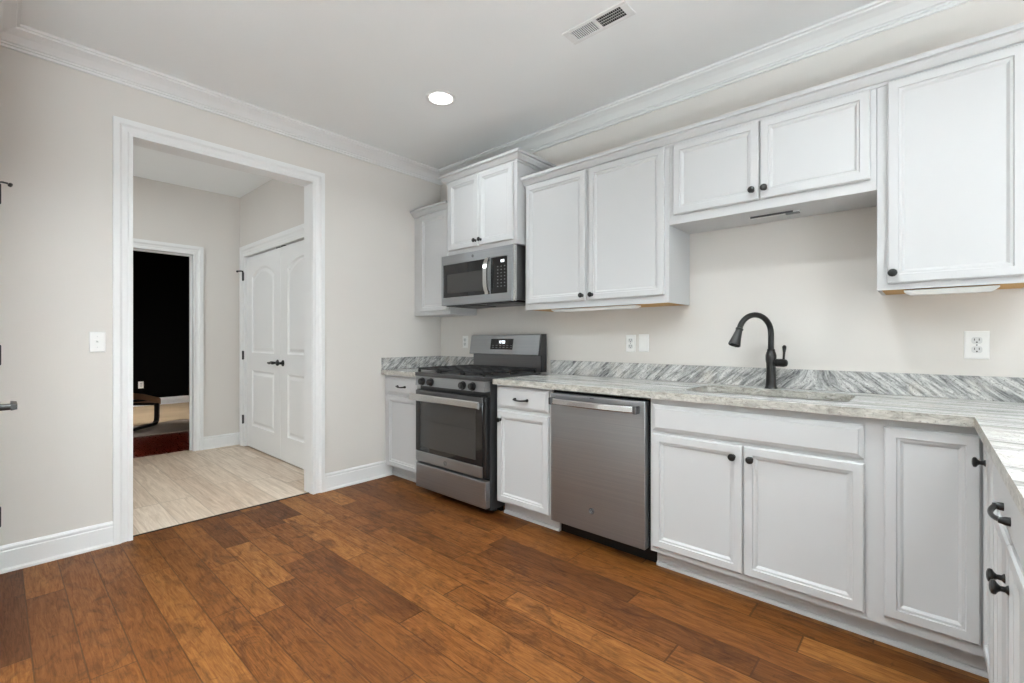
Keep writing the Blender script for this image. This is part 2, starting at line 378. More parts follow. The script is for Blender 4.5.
# casings: stepped flat moulding round an opening. local frame: opening in the XZ plane facing -Y
CAS = [(0.0, 0.0), (0.0, 0.014), (0.018, 0.014), (0.024, 0.009), (0.048, 0.012), (0.060, 0.022), (0.089, 0.022), (0.089, 0.0)]
def casing(name, a0, a1, ztop, T, w=1.0):
    path = [(a0, 0, -1, 0), (a0, ztop, -1, 1), (a1, ztop, 1, 1), (a1, 0, 1, 0)]
    rings = [[(a + na * d * w, -h, z + nz * d * w) for d, h in CAS] for a, z, na, nz in path]
    struct(name, MB(T).loft(rings), M['trim'])
def jamb(name, a0, a1, ztop, depth, T, stop=True):
    m = MB(T)
    m.box(a0 - 0.02, a0, -0.001, depth, 0, ztop).box(a1, a1 + 0.02, -0.001, depth, 0, ztop).box(a0 - 0.02, a1 + 0.02, -0.001, depth, ztop, ztop + 0.02)
    if stop:
        m.box(a0, a0 + 0.012, depth * 0.45, depth * 0.45 + 0.035, 0, ztop).box(a1 - 0.012, a1, depth * 0.45, depth * 0.45 + 0.035, 0, ztop).box(a0, a1, depth * 0.45, depth * 0.45 + 0.035, ztop - 0.012, ztop)
    struct(name, m, M['trim'])
def facing(origin, ang): return Matrix.Translation(origin) @ Matrix.Rotation(ang, 4, 'Z')
# local -Y is the facing direction. +X facing: rotate +90 degrees -> local x runs along +Y
T_left = facing((WX, 0, 0), PI / 2)
casing('trim_3', OP0 + 0.005, OP1 - 0.005 + 0.008, OPZ, T_left)
jamb('trim_4', OP0, OP1, OPZ, 0.121, T_left, False)
T_leftb = facing((WX - 0.12, 0, 0), -PI / 2)
casing('trim_5', -OP1, -OP0, OPZ, T_leftb)
T_hall = facing((HX, 0, 0), PI / 2)
casing('trim_6', DD0, DD1, DDZ, T_hall)
jamb('trim_7', DD0, DD1, DDZ, 0.125, T_hall)
T_clos = facing((0, HY, 0), 0)
casing('trim_8', CL0, CL1, CLZ, T_clos, 1.3)
jamb('trim_9', CL0, CL1, CLZ, 0.12, T_clos, False)
T_near = facing((0, NY, 0), PI)
casing('trim_10', -ND1, -ND0, 2.045, T_near)
jamb('trim_11', -ND1 , -ND0, 2.045, 0.12, T_near, True)

# ------------------------------------------------------------------ doors of the setting
def lever(parent, x, z, yf, direction, T=None, name='lever_handle'):
    """rose, neck and lever on a face at y=yf facing -Y; the lever points along direction (+1/-1 in local x)"""
    m = MB(T)
    m.lathe([(0.031, 0), (0.031, 0.004), (0.026, 0.009), (0.020, 0.011), (0.013, 0.014), (0.012, 0.034), (0.016, 0.042), (0.016, 0.056), (0.010, 0.062), (0, 0.063)], (x, yf, z), (0, -1, 0), 18)
    d = direction; pts = []; rr = []
    for k in range(9):
        u = k / 8
        pts.append((x + d * (0.002 + 0.112 * u), yf - 0.050 + 0.004 * math.sin(u * PI), z + 0.005 * math.sin(u * 2 * PI)))
        rr.append(0.0085 + 0.005 * math.sin(u * PI) if k < 7 else (0.012 if k == 7 else 0.008))
    m.tube(pts, rr, 10)
    return m.build(name, M['black'], parent, smooth=True)
def hinge(parent, x, z, yf, T=None, stop=0, name='hinge'):
    m = MB(T)
    m.lathe([(0.007, -0.048), (0.0085, -0.044), (0.0085, 0.044), (0.007, 0.048)], (x, yf, z), (0, 0, 1), 12)
    m.box(x - 0.012, x + 0.016, yf + 0.004, yf + 0.008, z - 0.044, z + 0.044)
    if stop:   # hinge-pin stop: bent arm and rubber foot
        m.tube([(x, yf, z + 0.044), (x, yf, z + 0.056), (x + 0.02 * stop, yf - 0.010, z + 0.060), (x + 0.075 * stop, yf - 0.030, z + 0.062)], 0.008, 8)
        m.lathe([(0.009, 0), (0.012, 0.004), (0.012, 0.010), (0.008, 0.014)], (x + 0.07 * stop, yf - 0.028, z + 0.060), (0.9 * stop, -0.4, -0.1), 12)
    return m.build(name, M['black'], parent, smooth=True)
def two_panel_leaf(name, x0, x1, z0, z1, yf, th, T=None, arch=True):
    """moulded two-panel door leaf with an arched upper panel, facing -Y"""
    W_ = x1 - x0; st = min(0.155, W_ * 0.19)
    m = MB(T)
    a0, a1 = x0 + st, x1 - st
    lowz = (z0 + 0.235, z0 + 0.83); upz0 = z0 + 1.02; upz1 = z1 - 0.135
    rise = 0.085 if arch else 0.0; N = 14
    def outline(kind, ins):
        if kind == 'low': l, r, b, tp = a0 + ins, a1 - ins, lowz[0] + ins, lowz[1] - ins; pts = [(l, b), (r, b), (r, tp)] + [(r + (l - r) * k / N, tp) for k in range(1, N)] + [(l, tp)]
        else:
            l, r, b, tp = a0 + ins, a1 - ins, upz0 + ins, upz1 - ins - rise
            pts = [(l, b), (r, b), (r, tp)] + [(r + (l - r) * k / N, tp + rise * math.sin(PI * k / N) ** 0.85) for k in range(1, N)] + [(l, tp)]
        return pts
    # slab front with two holes, filled by triangulation
    bm = m.bm
    def loop(pts, y):
        vs = [bm.verts.new((p[0], y, p[1])) for p in pts]
        return vs, [bm.edges.new((vs[i], vs[(i + 1) % len(vs)])) for i in range(len(vs))]
    ov, oe = loop([(x0, z0), (x1, z0), (x1, z1), (x0, z1)], yf)
    lv, le = loop(outline('low', 0), yf); uv, ue = loop(outline('up', 0), yf)
    bmesh.ops.triangle_fill(bm, use_beauty=True, edges=oe + le + ue)
    bk = [bm.verts.new((p[0], yf + th, p[1])) for p in [(x0, z0), (x1, z0), (x1, z1), (x0, z1)]]
    for i in range(4): m.face([ov[i], ov[(i + 1) % 4], bk[(i + 1) % 4], bk[i]])
    m.face(list(reversed(bk)))
    for kind, start in (('low', lv), ('up', uv)):
        prev = start
        for ins, dep in ((0.006, 0.009), (0.016, 0.014), (0.026, 0.014), (0.050, 0.004), (0.056, 0.0035)):
            cur = [bm.verts.new((p[0], yf + dep, p[1])) for p in outline(kind, ins)]
            for i in range(len(cur)):
                j = (i + 1) % len(cur); m.face([prev[i], prev[j], cur[j], cur[i]])
            prev = cur
        m.face(prev)
    o = m.build(name, M['trim']); o['kind'] = 'structure'; return o
yd = HY + 0.012
d1 = two_panel_leaf('door_1', CL0 + 0.004, CLM - 0.002, 0.012, CLZ - 0.012, yd, 0.035)
for z, s in ((1.862, -1), (1.0, 0), (0.30, 0)): hinge(d1, CL0 - 0.012, z, HY - 0.022, stop=s)
lever(d1, CLM - 0.065, 0.945, yd, -1)
d2 = two_panel_leaf('door_2', CLM + 0.002, CL1 - 0.004, 0.012, CLZ - 0.012, yd, 0.035)
m = MB(); m.lathe([(0.031, 0), (0.031, 0.004), (0.024, 0.010), (0.013, 0.014), (0.012, 0.034), (0.020, 0.042), (0.024, 0.052), (0.020, 0.062), (0, 0.066)], (CLM + 0.06, yd, 0.945), (0, -1, 0), 18)
m.build('door_knob', M['black'], d2, smooth=True)
for dd, xx in ((d1, CLM - 0.06), (d2, CLM + 0.06)):
    MB().box(xx - 0.04, xx + 0.04, yd - 0.004, yd + 0.02, CLZ - 0.011, CLZ - 0.002).build('ball_catch', M['black'], dd)
# door in the near wall (seen edge-on: only its hinges and lever project into view)
T_n = facing((0, 0, 0), PI)
d3 = MB(T_n)
d3 = two_panel_leaf('door_3', -ND1 + 0.003, -ND0 - 0.003, 0.01, 2.04, 0.022, 0.035, T_n)
for z, s in ((1.862, 1), (1.10, 0), (0.335, 0)):
    m = MB(T_n); x, yf = -ND0 - 0.002, -0.004
    m.lathe([(0.007, -0.048), (0.0085, -0.044), (0.0085, 0.044), (0.007, 0.048)], (x, yf, z), (0, 0, 1), 12)
    m.box(x - 0.03, x + 0.0, yf + 0.012, yf + 0.024, z - 0.044, z + 0.044)
    if s:
        m.tube([(x, yf, z + 0.044), (x, yf, z + 0.054), (x, yf - 0.010, z + 0.057), (x, yf - 0.030, z + 0.055)], 0.0045, 8)
        m.lathe([(0.006, 0), (0.010, 0.004), (0.010, 0.012), (0.006, 0.015)], (x, yf - 0.030, z + 0.053), (0.2, -0.9, -0.35), 12)
    m.build('hinge', M['black'], d3, smooth=True)
m = MB(T_n)
hx = -ND1 + 0.062
m.lathe([(0.031, 0), (0.031, 0.004), (0.024, 0.010), (0.013, 0.014), (0.012, 0.064)], (hx, 0.022, 0.917), (0, -1, 0), 16)
m.loft([[(hx + d, -0.044 + a, 0.917 + b) for a, b in ((-0.007, -s * 0.8), (0.010, -s), (0.010, s), (-0.007, s * 0.8))] for d, s in ((-0.016, 0.011), (0.0, 0.015), (0.03, 0.011), (0.06, 0.010), (0.085, 0.013), (0.105, 0.013), (0.116, 0.006))])
m.build('lever_handle', M['black'], d3, smooth=True)

# ------------------------------------------------------------------ cabinets
DOOR = [(0, 0.020), (0, 0.005), (0.005, 0.0), (0.036, 0.0), (0.0385, 0.006), (0.047, 0.0065), (0.056, 0.0135)]
DRAWER = [(0, 0.020), (0, 0.010), (0.004, 0.0075), (0.016, 0.0035), (0.018, 0.0), ]
def cdoor(parent, x0, x1, z0, z1, yf, T=None, knob=None):
    d = MB(T).panel(x0, x1, z0, z1, yf, DOOR).build('door', M['cab'], parent)
    if knob: add_knob(d, knob[0], knob[1], yf, T)
    return d
def add_knob(parent, x, z, yf, T=None):
    MB(T).lathe([(0.011, 0), (0.0105, 0.002), (0.0065, 0.006), (0.006, 0.013), (0.009, 0.017), (0.0155, 0.021), (0.0165, 0.025), (0.0145, 0.029), (0.008, 0.0315), (0, 0.032)], (x, yf, z), (0, -1, 0), 18).build('knob', M['black'], parent, smooth=True)
def cdrawer(parent, x0, x1, z0, z1, yf, T=None, pull=True, name='drawer', pw=0.128, dz=0.004):
    d = MB(T).panel(x0, x1, z0, z1, yf, DRAWER).build(name, M['cab'], parent)
    if pull:
        xm, zm = (x0 + x1) / 2, (z0 + z1) / 2 - dz; h = pw / 2
        m = MB(T)
        for sx in (-1, 1): m.lathe([(0.010, 0), (0.0095, 0.008), (0.0075, 0.014), (0.006, 0.020)], (xm + sx * h, yf, zm), (0, -1, 0), 14)
        pts = []; rr = []
        for k in range(13):
            u = -1 + k / 6
            pts.append((xm + u * h, yf - 0.014 - 0.013 * (1 - u * u), zm - 0.004 * (1 - u * u))); rr.append(0.0065 - 0.0015 * (1 - abs(u)))
        m.tube(pts, rr, 10)
        m.build('pull', M['black'], d, smooth=True)
    return d
YB, YBD, YT = 2.228, 2.208, 2.304     # base frame front, door front, toe face
def base_cab(label, x0, x1, T=None, yb=YB, yt=YT, wall=WY, cat='base cabinet', group=None, toe=True, name='base_cabinet', hollow=False):
    loc = Vector(((x0 + x1) / 2, (yb + wall) / 2, 0))
    if T is not None: loc = T @ loc
    r = thing(name, label, cat, loc, group)
    m = MB(T)
    if hollow:
        m.box(x0, x0 + 0.018, yb + 0.02, wall - 0.004, 0.1, 0.875).box(x1 - 0.018, x1, yb + 0.02, wall - 0.004, 0.1, 0.875).box(x0, x1, yb + 0.02, wall - 0.004, 0.1, 0.118).box(x0 + 0.018, x1 - 0.018, wall - 0.010, wall - 0.004, 0.118, 0.6)
        m.box(x0, x1, yb, yb + 0.02, 0.1, 0.875)
    else:
        m.box(x0, x1, yb, wall - 0.004, 0.1, 0.875)
    m.build('body', M['cab'], r)
    if toe:
        m = MB(T); m.box(x0, x1, yt, yt + 0.016, 0.0, 0.102)
        m.loft([[(x, yt, 0.0), (x, yt - 0.011, 0.0), (x, yt - 0.011, 0.010), (x, yt - 0.006, 0.018), (x, yt, 0.020)] for x in (x0, x1)])
        m.build('toe_kick', M['cab'], r)
    return r
# base cabinet in the corner, left of the range
r = base_cab('narrow white base cabinet in the wall corner left of the range', WX + 0.003, -2.945)
cdrawer(r, -3.412, -2.985, 0.722, 0.858, YBD, pw=0.10)
cdoor(r, -3.412, -2.985, 0.115, 0.705, YBD)
# base cabinet between range and dishwasher
r = base_cab('narrow white base cabinet with one drawer between range and dishwasher', -2.135, -1.675)
cdrawer(r, -2.118, -1.695, 0.728, 0.864, YBD, pw=0.10)
cdoor(r, -2.118, -1.695, 0.115, 0.706, YBD, knob=(-2.088, 0.648))
# sink base
r = base_cab('wide two-door white sink base cabinet right of the dishwasher', -1.05, -0.158, hollow=True)
cdrawer(r, -1.037, -0.181, 0.716, 0.846, YBD, pull=False, name='false_drawer_front')
cdoor(r, -1.035, -0.613, 0.130, 0.700, YBD, knob=(-0.650, 0.648))
cdoor(r, -0.607, -0.180, 0.130, 0.700, YBD, knob=(-0.577, 0.648))
# corner cabinet with a folding pair of full-height doors
XR, XRD, XRT = 0.157, 0.137, 0.233    # frame, door and toe planes of the return run
T_R = Matrix.Rotation(-PI / 2, 4, 'Z')    # local (u, depth, z) -> world (depth, -u, z)
r = thing('corner_cabinet', 'white inside-corner base cabinet with full-height doors where the runs meet', 'base cabinet', (0.35, 2.5, 0))
m = MB(); m.box(-0.158, 0.78, YB, WY - 0.004, 0.1, 0.875).box(XR, 0.78, 1.92, YB, 0.1, 0.875); m.build('body', M['cab'], r)
m = MB(); m.box(-0.158, XRT + 0.016, YT, YT + 0.016, 0, 0.102).box(XRT, XRT + 0.016, 1.92, YT, 0, 0.102)
m.loft([[(x, YT, 0.0), (x, YT - 0.011, 0.0), (x, YT - 0.011, 0.010), (x, YT - 0.006, 0.018), (x, YT, 0.020)] for x in (-0.158, XRT)])
m.build('toe_kick', M['cab'], r)
cdoor(r, -0.122, XRD - 0.003, 0.142, 0.849, YBD)
cdoor(r, -(YBD - 0.022), -1.945, 0.142, 0.849, XRD, T_R, knob=(-2.10, 0.780))
# drawer cabinet on the return run
r = base_cab('white drawer cabinet on the short return run at the right edge', -1.915, -1.22, T_R, XR, XRT, 0.78)
cdrawer(r, -1.890, -1.245, 0.716, 0.849, XRD, T_R, pw=0.125, dz=0.014)
cdoor(r, -1.890, -1.571, 0.130, 0.700, XRD, T_R, knob=(-1.605, 0.604))
cdoor(r, -1.565, -1.245, 0.130, 0.700, XRD, T_R, knob=(-1.535, 0.604))
# end of the return run, outside the photograph
r = base_cab('plain white cabinet at the end of the return run beyond the drawer cabinet', -1.215, -0.72, T_R, XR, XRT, 0.78)
cdrawer(r, -1.195, -0.74, 0.716, 0.849, XRD, T_R, pull=False)
cdoor(r, -1.195, -0.74, 0.130, 0.700, XRD, T_R)

# wall cabinets
YU, YUD = 2.533, 2.513
CCROWN = [(0.0, 0.0), (0.0, -0.002), (0.006, -0.002), (0.006, 0.012), (0.016, 0.014), (0.034, 0.036), (0.036, 0.044), (0.052, 0.046), (0.052, 0.064), (0.0, 0.064)]
def wall_cab(label, x0, x1, z0, z1, yf=YU, underside='raw', name='upper_cabinet', cat='wall cabinet', bar=None):
    r = thing(name, label, cat, ((x0 + x1) / 2, (yf + WY) / 2, z0))
    m = MB()
    if underside == 'raw':
        rc = 0.022
        m.box(x0, x1, yf, WY - 0.003, z0 + rc, z1).box(x0, x1, yf, yf + 0.019, z0, z0 + rc).box(x0, x0 + 0.014, yf + 0.019, WY - 0.003, z0, z0 + rc).box(x1 - 0.014, x1, yf + 0.019, WY - 0.003, z0, z0 + rc)
        m.build('body', M['cab'], r)
        MB().box(x0 + 0.014, x1 - 0.014, yf + 0.019, WY - 0.004, z0 + 0.001, z0 + rc).build('underside', M['rawwood'], r, label='bare unpainted wood underside')
    else:
        m.box(x0, x1, yf, WY - 0.003, z0, z1); m.build('body', M['cab'], r)
    return r
def crown_run(path, z):
    rings = [[(x + nx * d, y + ny * d, z + h) for d, h in CCROWN] for x, y, nx, ny in path]
    return MB().loft(rings)
UZ = 2.315 - 0.068
# left corner wall cabinet
r = wall_cab('single-door white wall cabinet in the corner left of the microwave', WX + 0.003, -2.967, 1.385, 2.275, underside='plain')
cdoor(r, -3.365, -2.990, 1.417, 2.258, YUD)
crown_run([(WX + 0.003, YU, 0, -1), (-2.967, YU, 0, -1)], 2.262).build('crown', M['cab'], r)
# cabinet over the microwave, taller and deeper
YM, YMD = 2.449, 2.429
r = wall_cab('raised two-door white wall cabinet above the microwave', -2.906, -2.150, 1.853, 2.45, YM, 'plain')
cdoor(r, -2.874, -2.533, 1.884, 2.428, YMD, knob=(-2.556, 1.925))
cdoor(r, -2.527, -2.182, 1.884, 2.428, YMD, knob=(-2.500, 1.925))
crown_run([(-2.906, WY - 0.003, -1, 0), (-2.906, YM, -1, -1), (-2.150, YM, 1, -1), (-2.150, WY - 0.003, 1, 0)], 2.432).build('crown', M['cab'], r)
# double cabinet right of the microwave
r = wall_cab('large two-door white wall cabinet right of the microwave', -2.146, -1.085, 1.383, 2.30)
cdoor(r, -2.128, -1.633, 1.425, 2.262, YUD, knob=(-1.652, 1.437 + 0.02))
cdoor(r, -1.606, -1.108, 1.425, 2.262, YUD, knob=(-1.580, 1.437 + 0.02))
# short cabinet over the sink
r = wall_cab('short two-door white wall cabinet over the sink', -1.083, -0.164, 1.818, 2.30, underside='plain')
cdoor(r, -1.056, -0.622, 1.867, 2.255, YUD, knob=(-0.650, 1.915))
cdoor(r, -0.616, -0.184, 1.867, 2.255, YUD, knob=(-0.594, 1.915))
# tall single cabinet at the right
r = wall_cab('tall single-door white wall cabinet at the right edge above the outlet', -0.162, 0.305, 1.385, 2.30)
cdoor(r, -0.127, 0.275, 1.410, 2.262, YUD, knob=(-0.109, 1.452))
tag(crown_run([(-2.146, WY - 0.3, -1, 0), (-2.146, YU, -1, -1), (0.305, YU, 1, -1), (0.305, WY - 0.003, 1, 0)], 2.258).build('crown_strip', M['cab']),
    'long white stepped crown strip along the tops of the wall cabinets right of the microwave', 'moulding')
# light bars under the wall cabinets
def light_bar(label, x0, x1, z, y0=2.5525, t=0.030):
    r = thing('light_bar', label, 'under-cabinet light', ((x0 + x1) / 2, y0 + 0.03, z))
    m = MB(); m.loft([[(x0 + i, y0 + j, z), (x1 - i, y0 + j, z), (x1 - i, y0 + 0.06 - j, z), (x0 + i, y0 + 0.06 - j, z)] if False else
                      [(x0 + i, y0 + j, zz), (x1 - i, y0 + j, zz), (x1 - i, y0 + 0.07 - j, zz), (x0 + i, y0 + 0.07 - j, zz)] for i, j, zz in ((0, 0, z), (0, 0, z - t * 0.3), (0.02, 0.008, z - t))])
    m.build('housing', M['plastic'], r)
    return r
light_bar('white light bar under the tall single wall cabinet at the right edge', -0.075, 0.205, 1.381, t=0.020)
light_bar('white light bar under the large two-door wall cabinet beside the microwave', -1.93, -1.30, 1.379, t=0.016)
r = thing('light_bar', 'slim grey metal light strip under the short cabinet over the sink', 'under-cabinet light', (-0.585, 2.66, 1.818))
MB().box(-0.70, -0.47, 2.655, 2.69, 1.812, 1.818, 0.001).build('housing', M['plasticgrey'], r)
MB().box(-0.695, -0.50, 2.650, 2.655, 1.809, 1.818).build('lens', M['darkgrey'], r)
MB().box(-0.535, -0.475, 2.662, 2.684, 1.805, 1.812, 0.002).build('switch', M['grey'], r)

# ------------------------------------------------------------------ counters
def slab(outline, hole, z0, z1, name, label):
    """granite slab with an optional rectangular cut-out; top and edge carry different veining"""
    m = MB(); bm = m.bm
    def loop(p):
        v = [bm.verts.new((a, b, z1)) for a, b in p]; return v, [bm.edges.new((v[i], v[(i + 1) % len(v)])) for i in range(len(v))]
    loops = [loop(outline)] + ([loop(hole)] if hole else [])
    bmesh.ops.triangle_fill(bm, use_beauty=True, edges=[e for l in loops for e in l[1]])
    top = list(bm.faces)
    e = 0.003
    low = {}
    for v in list(bm.verts): low[v] = bm.verts.new((v.co.x, v.co.y, z0))
    for vs, es in loops:
        for i in range(len(vs)):
            a, b = vs[i], vs[(i + 1) % len(vs)]
            f = bm.faces.new((a, b, low[b], low[a])); f.material_index = 1
    for f in top:
        g = bm.faces.new([low[v] for v in reversed(f.verts)]); g.material_index = 1
    o = m.build(name, [M['granite'], M['granite_e']])
    return tag(o, label, 'countertop')
def rrect(x0, x1, y0, y1, r, n=6):
    pts = []
    for cx, cy, a in ((x1 - r, y1 - r, 0), (x0 + r, y1 - r, PI / 2), (x0 + r, y0 + r, PI), (x1 - r, y0 + r, 1.5 * PI)):
        for k in range(n + 1): pts.append((cx + r * math.cos(a + PI / 2 * k / n), cy + r * math.sin(a + PI / 2 * k / n)))
    return pts
YC, XC = 2.186, 0.117
ZC0, ZC1 = 0.879, 0.914
SK = (-0.935, -0.245, 2.333, 2.692)
c1 = slab([(WX + 0.001, YC), (-2.945, YC), (-2.945, WY - 0.001), (WX + 0.001, WY - 0.001)], None, ZC0, ZC1, 'countertop', 'small grey granite countertop in the corner left of the range')
c2 = slab([(-2.138, YC), (XC, YC), (XC, 0.70), (0.82, 0.70), (0.82, WY - 0.001), (-2.138, WY - 0.001)], rrect(*SK, 0.06), ZC0, ZC1, 'countertop', 'long L-shaped grey and white granite countertop holding the sink')
ZS = 1.016
m = MB(); m.box(WX + 0.001, WX + 0.021, YC + 0.005, WY - 0.001, ZC1, ZS, 0.0015, 1).box(WX + 0.021, -2.945, WY - 0.021, WY - 0.001, ZC1, ZS, 0.0015, 1)
m.build('backsplash', M['granite_s'], c1)
MB().box(-2.138, 0.82, WY - 0.021, WY - 0.001, ZC1, ZS, 0.0015, 1).build('backsplash', M['granite_s'], c2)
# undermount sink
r = thing('kitchen_sink', 'undermount stainless sink basin set in the long countertop', 'sink', (-0.59, 2.51, 0.67))
rings = [[(x, y, z) for x, y in rrect(SK[0] - 0.006 + i, SK[1] + 0.006 - i, SK[2] - 0.006 + i, SK[3] + 0.006 - i, 0.06)] for i, z in ((-0.02, 0.8745), (0.0, 0.8745), (0.004, 0.86), (0.010, 0.70), (0.03, 0.678), (0.08, 0.672))]
outer = [[(x, y, z) for x, y in rrect(SK[0] - 0.006 + i, SK[1] + 0.006 - i, SK[2] - 0.006 + i, SK[3] + 0.006 - i, 0.06)] for i, z in ((0.08, 0.667), (0.028, 0.672), (0.006, 0.70), (-0.001, 0.86), (-0.02, 0.872))]
m = MB(); m.loft(rings, cap0=False); m.loft(outer, cap1=False); m.build('basin', M['basin'], r, smooth=True)
MB().lathe([(0.045, 0), (0.045, 0.002), (0.036, 0.003), (0.03, 0.0005), (0, 0.0005)], (-0.59, 2.56, 0.672), (0, 0, 1), 20).build('drain', M['chrome'], r, smooth=True)
# tap
FX, FY = -0.618, 2.742
r = thing('faucet', 'dark bronze gooseneck faucet with side lever standing behind the sink', 'faucet', (FX, FY, ZC1))
MB().lathe([(0.031, 0), (0.031, 0.006), (0.027, 0.012), (0.025, 0.030), (0.0225, 0.10), (0.0225, 0.130), (0.026, 0.150), (0.026, 0.175), (0.0225, 0.19), (0.019, 0.198), (0.019, 0.206), (0.0155, 0.210)], (FX, FY, ZC1), (0, 0, 1), 24).build('base', M['black'], r, smooth=True)
dv = Vector((-0.124, -0.172, 0)).normalized(); c0 = Vector((FX, FY, 0)); pts = [c0 + Vector((0, 0, ZC1 + 0.20)), c0 + Vector((0, 0, ZC1 + 0.25))]
R0 = 0.097; zc = 1.206
for k in range(17):
    a = PI - PI * 0.93 * k / 16
    pts.append(c0 + dv * (R0 + R0 * math.cos(a)) + Vector((0, 0, zc + R0 * math.sin(a))))
MB().tube(pts, 0.0145, 14).build('spout', M['black'], r, smooth=True)
tip = pts[-1]; td = (pts[-1] - pts[-2]).normalized(); td = (td + dv * 0.06).normalized()
sp = MB().lathe([(0.016, -0.006), (0.019, -0.004), (0.019, 0.004), (0.016, 0.006), (0.018, 0.02), (0.022, 0.045), (0.029, 0.080), (0.030, 0.088), (0.026, 0.092), (0.024, 0.086), (0, 0.086)], tip, td, 20).build('spray_head', M['black'], r, smooth=True)
hd = Vector((0.95, -0.31, 0)).normalized(); hp = c0 + Vector((0, 0, 1.052))
m = MB(); m.lathe([(0.014, 0.012), (0.016, 0.024), (0.020, 0.028), (0.021, 0.040), (0.019, 0.043), (0.021, 0.046), (0.021, 0.070), (0.017, 0.080), (0.008, 0.085), (0, 0.086)], hp, hd, 18)
q = hp + hd * 0.066
m.tube([q + Vector((0, 0, 0.012)), q + Vector((0, 0, 0.03)) + hd * 0.001, q + Vector((0, 0, 0.055)) + hd * 0.003, q + Vector((0, 0, 0.075)) + hd * 0.004, q + Vector((0, 0, 0.085)) + hd * 0.004, q + Vector((0, 0, 0.092)) + hd * 0.004], [0.0065, 0.0055, 0.006, 0.0095, 0.010, 0.004], 12)
m.build('lever', M['black'], r, smooth=True)

# ------------------------------------------------------------------ badge (round monogram)
def badge(parent, x, y, z, rad, ring=M['grey'], face=M['darkgrey']):
    m = MB(); m.lathe([(rad, 0), (rad, 0.0015), (rad * 0.92, 0.0025), (rad * 0.86, 0.0018), (0, 0.0018)], (x, y, z), (0, -1, 0), 24)
    b = m.build('badge', ring, parent, smooth=True)
    m = MB()
    def script(pts, w): m.tube([(x + px * rad, y - 0.002, z + pz * rad) for px, pz in pts], w * rad, 6)
    script([(0.0, 0.35), (-0.2, 0.5), (-0.42, 0.42), (-0.5, 0.1), (-0.42, -0.25), (-0.2, -0.35), (-0.05, -0.15), (-0.02, 0.02), (-0.22, 0.0)], 0.055)
    script([(-0.04, -0.1), (-0.12, -0.45), (-0.3, -0.55)], 0.05)
    script([(0.45, 0.35), (0.25, 0.45), (0.1, 0.3), (0.2, 0.1), (0.32, 0.06)], 0.055)
    script([(0.3, 0.05), (0.1, -0.08), (0.08, -0.3), (0.28, -0.38), (0.5, -0.22)], 0.055)
    m.tube([(x + 0.75 * rad * math.cos(a * PI / 10), y - 0.002, z + 0.75 * rad * math.sin(a * PI / 10)) for a in range(21)], 0.04 * rad, 6)
    m.build('monogram', face, b)
    return b

# ------------------------------------------------------------------ range
RX0, RX1 = -2.926, -2.153
r = thing('gas_range', 'stainless steel gas range with black grates between the base cabinets', 'range', ((RX0 + RX1) / 2, 2.48, 0))
m = MB(); m.box(RX0 + 0.012, RX1 - 0.004, 2.185, 2.80, 0.035, 0.895)
for x in (RX0 + 0.06, RX1 - 0.06):
    for y in (2.28, 2.74): m.lathe([(0.018, 0), (0.018, 0.03), (0.012, 0.04)], (x, y, 0), (0, 0, 1), 12)
m.build('body', M['enamel'], r)
MB().box(RX0 + 0.02, RX1 - 0.012, 2.30, 2.32, 0.002, 0.04).build('recess_shade', M['void'], r)  # near-black strip painting the shade in the recess under the range
MB().box(RX0 + 0.012, RX1 - 0.004, 2.140, 2.185, 0.055, 0.236, 0.006, 2).build('storage_drawer', M['steel'], r)
od = MB().box(RX0 + 0.008, RX1 - 0.008, 2.148, 2.185, 0.252, 0.792, 0.004, 1).build('oven_door', M['blackplastic'], r)
MB().box(RX0 + 0.010, RX1 - 0.036, 2.140, 2.149, 0.252, 0.327, 0.003, 1).build('lower_trim', M['steel'], od)
g = MB().box(RX0 + 0.010, RX1 - 0.036, 2.1415, 2.149, 0.330, 0.748, 0.002, 1).build('glass', M['glass'], od)
MB().box(RX0 + 0.010, RX1 - 0.036, 2.140, 2.149, 0.750, 0.790, 0.003, 1).build('upper_trim', M['steel_dk'], od)
m = MB(); m.box(RX0 + 0.07, RX1 - 0.10, 2.1405, 2.142, 0.365, 0.705, 0.0005, 1); m.build('inner_window', M['glass2'], od)  # lighter pane, the room's reflection put into its grey
m = MB(); m.box(RX0 + 0.20, RX1 - 0.12, 2.1400, 2.1407, 0.565, 0.570); m.build('oven_rack', M['void'], od)
# handle: broad flat bar on two stand-offs
m = MB(); m.loft([[(x, 2.088 + b, z) for z, b in ((0.716, 0.006), (0.722, 0.0), (0.758, 0.0), (0.766, 0.006), (0.766, 0.018), (0.716, 0.018))] for x in (RX0 - 0.004, RX1 - 0.028)])
for x in (RX0 + 0.03, RX1 - 0.07): m.box(x - 0.014, x + 0.014, 2.104, 2.142, 0.722, 0.760, 0.003, 1)
m.build('handle', M['chrome'], od)
badge(od, -2.565, 2.140, 0.287, 0.019)
# control panel, slightly raked
m = MB(); m.prism([(2.132, 0.826), (2.142, 0.895), (2.185, 0.895), (2.185, 0.826)], RX0 + 0.018, RX1 - 0.006, 'x'); cp = m.build('control_panel', M['steel'], r)
for x in (-2.823, -2.722, -2.372, -2.274):
    k = MB().lathe([(0.030, 0), (0.030, 0.005), (0.024, 0.007), (0.022, 0.026), (0.019, 0.030), (0, 0.031)], (x, 2.136, 0.857), (0, -1, 0.14), 22).build('knob', M['blackplastic'], r, smooth=True)
    MB().box(x - 0.005, x + 0.005, 2.100, 2.112, 0.838, 0.880, 0.002, 1).build('grip', M['enamel'], k)
